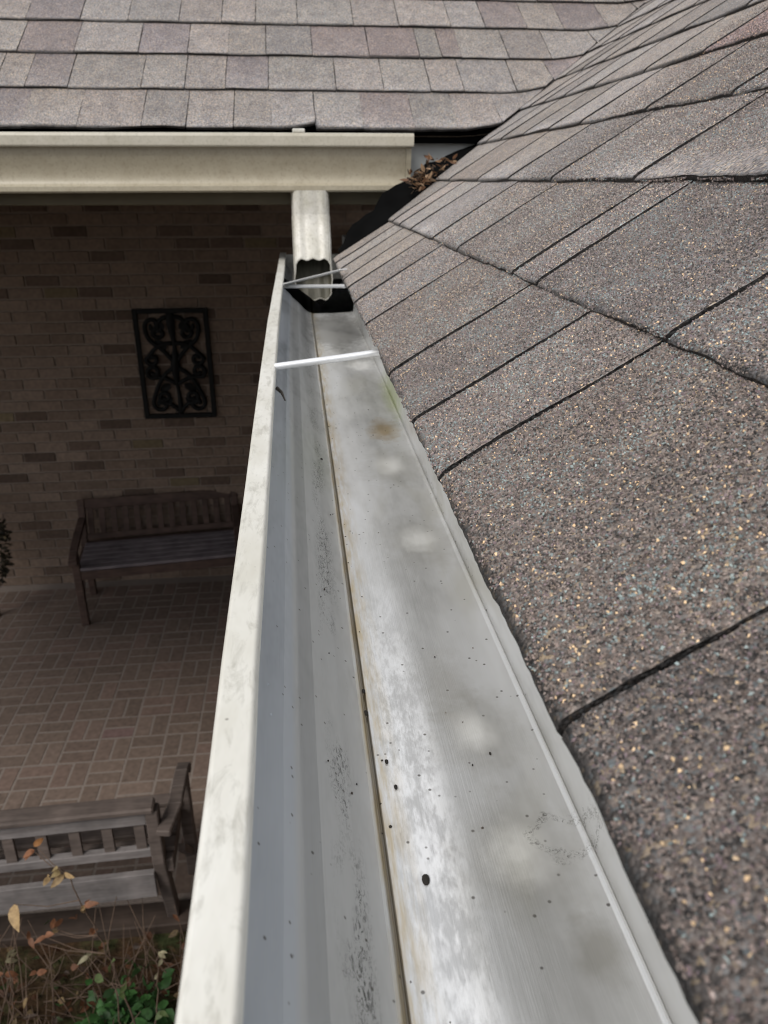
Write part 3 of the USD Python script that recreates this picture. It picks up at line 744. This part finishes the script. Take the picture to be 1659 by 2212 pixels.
def vis(b):
    P = np.array([[b[0] + BL / 2, YW, b[1] + BH / 2]]); x, y, w = project(P)
    hid = 640 - 0.147 * (y[0] - 389)
    return (0 if (-30 < x[0] < 620 and 440 < y[0] < 1340 and x[0] < hid) else 1, w[0])
bricks.sort(key=vis)
rest, rest_t = [], []
for q, (x, z) in enumerate(bricks):
    pr_ = r.uniform(-0.0025, 0.0025)
    v, f = frustum((x + J / 2, YW + pr_ - 0.002, z + J / 2), (x + BL - J / 2, YW + 0.09, z + BH - J / 2), 1, -1, 0.003)
    v = v + r.normal(0, 0.0009, v.shape)
    tn = TB[r.choice(7, p=[0.27, 0.2, 0.2, 0.13, 0.09, 0.08, 0.03])] * r.uniform(0.9, 1.1)
    tt = np.tile(tn, (len(v), 1))
    if q < 300: put("brick", (v, f), M_brick, wall, tone=tt)
    else: rest.append((v, f)); rest_t.append(tt)
put("outer_bricks", cat_mesh(rest), M_brick, wall, tone=np.vstack(rest_t), kind="stuff")

# near wing of the house, under the near gutter (out of sight below it)
wing = thing("house_wall", (0.5, 0.5, 0), "brick wall of the near wing hidden below the near gutter and eave", "wall")
mm = Mat("far_brickwork"); pz = mm.n("mapping", "vector", mapping_type="point", vector=mm.pos(), rotation=(math.pi / 2, 0, math.pi / 2))
bt = mm.n("brick_texture", "color", vector=pz, scale=1.0, color1=(0.19, 0.15, 0.12), color2=(0.13, 0.10, 0.08), mortar=(0.21, 0.18, 0.15), mortar_size=0.006, brick_width=BL, row_height=BH)
M_brickfar = mm.done(base_color=bt, roughness=0.9)
put("wall", box((0.50, -2.5, -0.05), (0.7, YW - 0.004, CZ - 0.30)), M_brickfar, wing)
put("fascia", box(rel(0.126, -0.9, -0.36), rel(0.146, 2.26, -0.14)), M_fascia, wing)
put("soffit", box(rel(0.1475, -0.9, -0.36), rel(0.498, 2.26, -0.345)), M_fascia, wing)

# wrought iron panel on the wall
pan = thing("wall_panel", (-0.775 * S, YW - 0.03, 1.5 * S), "black wrought iron scroll panel in a rectangular frame hung on the brick wall", "wall decor")
px0, px1, pz0, pz1 = -0.998 * S, -0.552 * S, 1.155 * S, 1.833 * S
yw = YW - 0.03
fw = 0.036
put("frame", cat_mesh([box((px0, yw - 0.012, pz0), (px0 + fw, yw + 0.012, pz1), 0.003), box((px1 - fw, yw - 0.012, pz0), (px1, yw + 0.012, pz1), 0.003),
                       box((px0 + fw, yw - 0.011, pz0), (px1 - fw, yw + 0.011, pz0 + fw), 0.003), box((px0 + fw, yw - 0.011, pz1 - fw), (px1 - fw, yw + 0.011, pz1), 0.003)]), M_iron, pan)
cxm, czm = (px0 + px1) / 2, (pz0 + pz1) / 2
hw, hh = (px1 - px0) / 2 - fw, (pz1 - pz0) / 2 - fw
put("centre_stem", cat_mesh([tube([(cxm + 0.006 * math.sin(k), yw, czm + hh * (k / 6 - 1)) for k in range(13)], [0.022, 0.02, 0.016, 0.014, 0.018, 0.028, 0.036, 0.026, 0.016, 0.018, 0.026, 0.034, 0.03], 8)]), M_iron, pan, smooth=True)
def scroll(sx, z0, z1, x_out, turns, r0):
    pts = []
    for u in np.linspace(0, 1, 18):
        pts.append((cxm + sx * (0.01 + (x_out - 0.01) * math.sin(u * math.pi / 2)), yw, z0 + (z1 - z0) * u + 0.02 * math.sin(u * 6)))
    cx, cz = pts[-1][0], pts[-1][2]; sg_ = 1 if z1 > z0 else -1
    for u in np.linspace(0.05, 1, 22):
        rr = r0 * (1 - 0.8 * u); an = u * turns * 2 * math.pi
        pts.append((cx - sx * (r0 - rr * math.cos(an)), yw, cz + sg_ * rr * math.sin(an)))
    return tube(pts, 0.0175, 6)
for sx in (-1, 1):
    for (z0, z1, xo, tu, r0) in ((czm + 0.02, czm + 0.24 * S, hw * 0.82, 1.1, 0.06), (czm - 0.02, czm - 0.24 * S, hw * 0.82, 1.1, 0.06), (czm + 0.13 * S, czm + 0.04 * S, hw * 0.9, 1.0, 0.05), (czm - 0.12 * S, czm - 0.04 * S, hw * 0.9, 1.0, 0.05),
                                 (czm + 0.29 * S, czm + 0.20 * S, hw * 0.6, 1.0, 0.045), (czm - 0.29 * S, czm - 0.2 * S, hw * 0.6, 1.0, 0.045)):
        put("scroll", scroll(sx, z0, z1, xo, tu, r0), M_iron, pan, smooth=True)
    for zc in (czm + 0.1 * S, czm - 0.12 * S, czm + 0.22 * S, czm - 0.21 * S):
        v, f, c = leaf((cxm + sx * 0.05, yw - 0.008, zc), 0.11, 0.06, (sx * 1.0, 0, 0.7 if zc > czm else -0.6), (0, -1, 0), np.zeros(3), 0.2)
        put("iron_leaf", (np.vstack([v, v + [0, 0.006, 0]]), np.vstack([f, f[:, ::-1] + len(v)])), M_iron, pan)

# ------------------------------------------------------------------ patio and ground
r = np.random.default_rng(8)
put("ground", ([(-200, -200, -0.09), (200, -200, -0.09), (200, 200, -0.09), (-200, 200, -0.09)], [[0, 1, 2, 3]]), M_soil, None, kind="structure")
pat = thing("patio", (-1.2, 4.0, 0), None, None, None, "structure")
PE = 2.2 * S
put("joint_bed", box((-3.6, PE, -0.08), (0.495, YW + 0.005, -0.0002)), M_sand, pat)
TP = np.array([(0.185, 0.150, 0.127), (0.176, 0.143, 0.121), (0.195, 0.158, 0.135), (0.185, 0.147, 0.126), (0.197, 0.152, 0.131)]) * np.array([0.92, 0.835, 0.79])
md = 0.16 * S; cells = []
for a in range(-18, 4):
    for b in range(0, 19):
        x, y = a * md + 0.06, PE + 0.02 + b * md
        if y + md > YW: continue
        for h in (0, 1):
            if (a + b) % 2: cells.append((x, y + h * md / 2, md, md / 2))
            else: cells.append((x + h * md / 2, y, md / 2, md))
def visp(c):
    P = np.array([[c[0] + c[2] / 2, c[1] + c[3] / 2, 0]]); x, y, w = project(P)
    hid = 640 - 0.147 * (y[0] - 389)
    return (0 if (-20 < x[0] < hid + 20 and y[0] < 2050) else 1, w[0])
cells.sort(key=visp)
rest, rt = [], []
for q, (x, y, dx, dy) in enumerate(cells):
    if x < -3.6: continue
    g = 0.0125 / 2
    v, f = frustum((x + g, y + g, -0.06), (x + dx - g, y + dy - g, r.uniform(0.0010, 0.0024)), 2, 1, 0.002)
    v[:, :2] += r.normal(0, 0.001, (len(v), 2)); v[:, 2] += r.normal(0, 0.0003, len(v))
    tn = TP[r.integers(5)] * r.uniform(0.9, 1.08)
    if r.uniform() < 0.012: tn = np.array([0.18, 0.118, 0.108])
    tt = np.tile(tn, (len(v), 1))
    if visp((x, y, dx, dy))[0] == 0 and q < 300: put("paver", (v, f), M_paver, pat, tone=tt)
    else: rest.append((v, f)); rt.append(tt)
put("outer_pavers", cat_mesh(rest), M_paver, pat, tone=np.vstack(rt), kind="stuff")
put("edging_timber", box((-3.6, 2.09 * S, -0.085), (0.495, PE - 0.003, -0.004), 0.006), M_wood_edge, pat)
# raised garden bed soil
def soil(x, y):
    z = -0.055 + 0.03 * (meshkit.fbm(np.stack([x * 4, y * 4, x * 0], -1), 4) - 0.5)
    return np.stack([x, y, z], -1)
put("garden_bed", sheet(soil, np.linspace(-4, 0.49, 60), np.linspace(-0.5, 2.09 * S, 50)), M_soil, None, smooth=True, kind="structure")

# ------------------------------------------------------------------ benches
def bench(loc, rot, label, frame_m, seat_m, rail_m, slat_n, L=1.0, D=0.40, foot=0.02, lean=0.105, out=0.0, top=0.645, apron=(0.31, 0.385)):
    """Local: x along the seat, y from front to back, before scaling by S."""
    c, s_ = math.cos(rot), math.sin(rot)
    t = thing("garden_bench", np.array([loc[0], loc[1], 0]) * S, label, "bench")
    def w(p):
        p = np.asarray(p, float).reshape(-1, 3)
        return np.stack([loc[0] + p[:, 0] * c - p[:, 1] * s_, loc[1] + p[:, 0] * s_ + p[:, 1] * c, p[:, 2]], 1) * S
    def part(name, m_, mt, parent=t, smooth=False):
        return put(name, (w(m_[0]), m_[1]), mt, parent, smooth=smooth)
    ZS = 0.385; ly = lambda z: D + lean * (z - ZS) / 0.26
    for x, o in ((0.0, -out), (L, out)):
        part("leg", bar((x + o, 0.02, 0), (x + o, 0.02, 0.485), 0.045, 0.045, up=(0, 1, 0), ch=0.004), frame_m)
        part("leg", cat_mesh([bar((x, D + foot, 0), (x, D, ZS), 0.042, 0.05, up=(0, 1, 0), ch=0.004), bar((x, D, ZS - 0.01), (x, ly(top), top), 0.042, 0.048, up=(0, 1, 0), ch=0.004)]), frame_m)
        pts = [(x + 0.6 * o, D + 0.05, 0.535), (x + o, D - 0.08, 0.53), (x + o, 0.12, 0.515), (x + o, 0.02, 0.50), (x + o, -0.045, 0.475)]
        part("arm", cat_mesh([bar(pts[k], pts[k + 1], 0.048, 0.024, ch=0.004) for k in range(4)] + [tube([(x + o - 0.024, -0.052, 0.46), (x + o + 0.024, -0.052, 0.46)], 0.02, 8)]), frame_m)
        part("side_rail", bar((x + 0.5 * o, 0.03, ZS - 0.045), (x + 0.5 * o, D, ZS - 0.045), 0.03, 0.06, ch=0.003), frame_m)
        part("brace", bar((x + o, 0.03, 0.11), (x + o, 0.2, ZS - 0.07), 0.022, 0.026), frame_m)
    n = 6 if D > 0.35 else 4
    for k in range(n):
        y = 0.03 + k * (D - 0.05) / (n - 0.5)
        part("seat_slat", bar((0.01 - out, y, ZS), (L - 0.01 + out, y, ZS), 0.053, 0.02, ch=0.003), seat_m)
    part("front_apron", bar((0.02, 0.012, ZS - 0.04), (L - 0.02, 0.012, ZS - 0.04), 0.022, 0.055, ch=0.002), frame_m)
    za = 0.5 * (apron[0] + apron[1])
    part("rear_apron", bar((0.02, D + 0.012, za), (L - 0.02, D + 0.012, za), 0.024, apron[1] - apron[0], ch=0.002), rail_m)
    bd = np.array([0, lean, 0.26]); bd /= np.linalg.norm(bd)
    part("top_rail", bar((0.02, ly(top - 0.03), top - 0.03), (L - 0.02, ly(top - 0.03), top - 0.03), 0.03, 0.062, up=bd, ch=0.004), rail_m)
    if out: part("top_cap", bar((-0.01, ly(top) + 0.004, top + 0.012), (L + 0.02, ly(top) + 0.004, top + 0.012), 0.062, 0.024, ch=0.006), frame_m)
    part("lower_rail", bar((0.02, ly(0.42), 0.42), (L - 0.02, ly(0.42), 0.42), 0.028, 0.036, up=bd, ch=0.003), rail_m)
    for k in range(slat_n):
        x = 0.05 + (L - 0.10) * k / (slat_n - 1)
        part("back_slat", bar((x, ly(0.43), 0.435), (x, ly(top - 0.055), top - 0.055), 0.016, 0.034, up=(1, 0, 0)), frame_m)
    return t
bench((-1.40, 4.27), math.radians(6.5), "dark stained garden bench against the brick wall below the iron panel", M_wood_dark, M_wood_seat, M_wood_dark, 13, 0.97)
bench((-0.575, 2.345), math.radians(180 + 2), "weathered grey garden bench seen from behind beside the planted bed", M_wood_grey, M_wood_grey, M_wood_pale, 10, 1.05, D=0.30, foot=-0.10, lean=-0.005, out=0.06, top=0.605, apron=(0.225, 0.335))

# ------------------------------------------------------------------ plants
r = np.random.default_rng(31)
TAN, RUST, GRN, DGR, PALE = np.array([0.36, 0.25, 0.13]), np.array([0.19, 0.085, 0.045]), np.array([0.085, 0.12, 0.045]), np.array([0.025, 0.06, 0.02]), np.array([0.36, 0.33, 0.22])
def plant(name, label, cat, stem_px, leaves, zb=-0.04, rad=0.004, twigs=()):
    """stem_px: (x, y, height) along the stem; leaves: (x, y, height, length, colour)."""
    pts = [at(x, y, z=z) for x, y, z in stem_px]
    t = thing(name, (pts[0][0], pts[0][1], zb), label, cat)
    P = np.array(pts); P = np.vstack([[P[0][0], P[0][1], zb], P])
    k = np.linspace(0, len(P) - 1, 4 * len(P)); P = np.stack([np.interp(k, np.arange(len(P)), P[:, c]) for c in range(3)], 1) + r.normal(0, 0.0025, (len(k), 3))
    put("stem", tube(P, np.linspace(rad, rad * 0.45, len(P)), 6), M_stem, t, smooth=True)
    for (x, y, z, L, col) in leaves:
        a = at(x, y, z=z); j = np.argmin(np.linalg.norm(P - a, axis=1) + 0.6 * np.maximum(0, P[:, 2] - a[2]))
        b = P[j]
        if np.linalg.norm(a - b) > 0.03:
            mid = 0.5 * (a + b) - [0, 0, 0.02]
            put("twig", tube([b, mid, a], [rad * 0.5, rad * 0.4, rad * 0.3], 5), M_stem, t, smooth=True)
        n_ = 1 if L > 0.06 else 2
        for e in range(n_):
            d = rand_dir(r, -0.2 if col is not GRN else 0.1); nn = np.array([0.1, -0.5, 0.85]) + r.normal(0, 0.35, 3)
            v, f, c = leaf(a + r.normal(0, 0.004, 3), L * r.uniform(0.6, 0.95), L * r.uniform(0.3, 0.5), d, nn, col * r.uniform(0.8, 1.2), r.uniform(0.15, 0.7), 6)
            put("leaf", (v, f), M_leaf, t, smooth=True, tone=c)
    return t
plant("dried_shrub", "tall bare stem with curled tan dead leaves in front of the grey bench", "shrub", [(300, 2230, 0.25), (262, 2130, 0.5), (225, 2040, 0.75), (175, 1950, 0.98), (146, 1893, 1.1)],
      [(140, 1888, 1.10, 0.055, TAN), (112, 1893, 1.10, 0.05, TAN), (128, 1880, 1.12, 0.045, TAN * [1, 1.1, 1.1]), (78, 1828, 1.12, 0.06, TAN * [1, 0.7, 0.55]), (70, 1836, 1.1, 0.05, RUST * 1.3), (30, 1953, 1.0, 0.085, TAN * 1.15), (186, 1958, 0.98, 0.05, RUST * 1.2),
       (180, 1968, 0.98, 0.04, TAN * 0.8), (112, 2005, 0.8, 0.055, RUST), (120, 2015, 0.8, 0.05, TAN * 0.6), (100, 2025, 0.75, 0.05, RUST * 1.3), (195, 2015, 0.8, 0.045, RUST), (60, 2030, 0.7, 0.05, RUST * 0.8)])
plant("leafy_shrub", "low shrub with broad green leaves beside the cream gutter lip", "shrub", [(262, 2240, 0.3), (255, 2170, 0.5), (244, 2112, 0.68)],
      [(246, 2078, 0.72, 0.085, GRN * 1.3), (222, 2122, 0.66, 0.075, GRN * 1.1), (280, 2120, 0.66, 0.085, DGR), (258, 2150, 0.6, 0.05, GRN), (190, 2065, 0.62, 0.05, PALE * 0.7)])
plant("budding_stem", "thin stem with pale buds nearest the cream gutter lip", "plant", [(335, 2230, 0.3), (338, 2140, 0.5), (342, 2062, 0.66)],
      [(342, 2058, 0.68, 0.04, PALE), (346, 2068, 0.66, 0.035, PALE * 0.8), (333, 2115, 0.56, 0.035, PALE), (345, 2190, 0.4, 0.05, GRN)])
plant("dried_shrub", "small brown twiggy plant at the left edge of the planted bed", "shrub", [(10, 2260, 0.15), (30, 2180, 0.35), (20, 2090, 0.55)],
      [(12, 2075, 0.55, 0.05, PALE * 0.9), (25, 2065, 0.56, 0.045, PALE), (5, 2105, 0.5, 0.05, RUST), (40, 2120, 0.45, 0.05, RUST * 0.7), (60, 2150, 0.4, 0.05, TAN * 0.5), (80, 2100, 0.45, 0.045, RUST)])
# ivy patch and dead leaf litter
lv, lc = [], []
for k in range(330):
    px, py = r.normal(275, 42), r.normal(2205, 38)
    P = at(px, py, z=r.uniform(0.05, 0.24))
    if P[0] > -0.3: continue
    v, f, c = leaf(P, r.uniform(0.03, 0.06), r.uniform(0.025, 0.045), rand_dir(r, 0.1), rand_dir(r, 1.4), np.array([0.03, 0.085, 0.022]) * r.uniform(0.5, 1.7), r.uniform(0, 0.4), 3)
    lv.append((v, f)); lc.append(c)
put("ivy", cat_mesh(lv), M_leaf, None, smooth=True, tone=np.vstack(lc), label="patch of bright green ivy leaves at the bottom beside the gutter lip", cat="ivy", kind="stuff")
lv, lc = [], []
for k in range(3300):
    x, y = r.uniform(-1.75, -0.35), r.uniform(1.5, 2.62)
    dens = meshkit.noise(np.array([[x * 5, y * 5, 3.0]]))[0]
    if r.uniform() > np.clip((2.62 - y) * 1.3, 0.1, 1) * (0.3 + dens): continue
    P = np.array([x, y, -0.045 + r.uniform(0, 0.05) + (r.uniform(0, 0.22) if r.uniform() < 0.35 else 0)])
    col = [RUST * 0.45, RUST * 0.7, TAN * 0.35, TAN * 0.6, np.array([0.05, 0.03, 0.02]), GRN * 0.6][r.choice(6, p=[0.28, 0.16, 0.22, 0.09, 0.15, 0.10])]
    v, f, c = leaf(P, r.uniform(0.03, 0.065), r.uniform(0.015, 0.035), rand_dir(r, 0.05), rand_dir(r, 1.0), col, r.uniform(-0.3, 0.6), 3)
    lv.append((v, f)); lc.append(c)
put("leaf_litter", cat_mesh(lv), M_leaf, None, tone=np.vstack(lc), label="brown dead leaf litter covering the planted bed", cat="leaf litter", kind="stuff")
tw = []
for k in range(230):
    p0 = np.array([r.uniform(-1.7, -0.5), r.uniform(1.7, 2.5), -0.03]); d = np.array([r.normal(0, 0.12), r.normal(0, 0.12), r.uniform(0.05, 0.38)])
    tw.append(tube([p0, p0 + d * 0.5 + r.normal(0, 0.01, 3), p0 + d], [0.003, 0.0025, 0.0012], 5))
put("twigs", cat_mesh(tw), M_stem, None, smooth=True, label="tangle of thin bare brown twigs over the planted bed", cat="twigs", kind="stuff")
# dark bush at the left edge, by the wall
sh = thing("dark_bush", (-1.98 * S, 4.45 * S, 0), "dark leafy bush cut by the left edge of the picture near the wall", "bush")
put("stem", tube([(-1.98 * S, 4.45 * S, 0), (-1.99 * S, 4.46 * S, 0.4), (-1.97 * S, 4.44 * S, 0.8)], [0.02, 0.016, 0.008], 7), M_stem, sh, smooth=True)
lv, lc = [], []
for k in range(900):
    d = r.normal(0, 1, 3); d /= np.linalg.norm(d); d *= r.uniform(0.55, 1.0) ** 0.5
    P = np.array([-1.985 * S, 4.45 * S, 0.52 * S]) + d * np.array([0.14, 0.16, 0.34]) * S * (0.85 + 0.3 * meshkit.noise((d * 3)[None])[0])
    v, f, c = leaf(P, r.uniform(0.03, 0.055), r.uniform(0.018, 0.03), d + r.normal(0, 0.5, 3), rand_dir(r, 0.8), np.array([0.035, 0.03, 0.018]) * r.uniform(0.5, 1.6), 0.2, 3)
    lv.append((v, f)); lc.append(c)
put("foliage", cat_mesh(lv), M_leaf, sh, smooth=True, tone=np.vstack(lc))
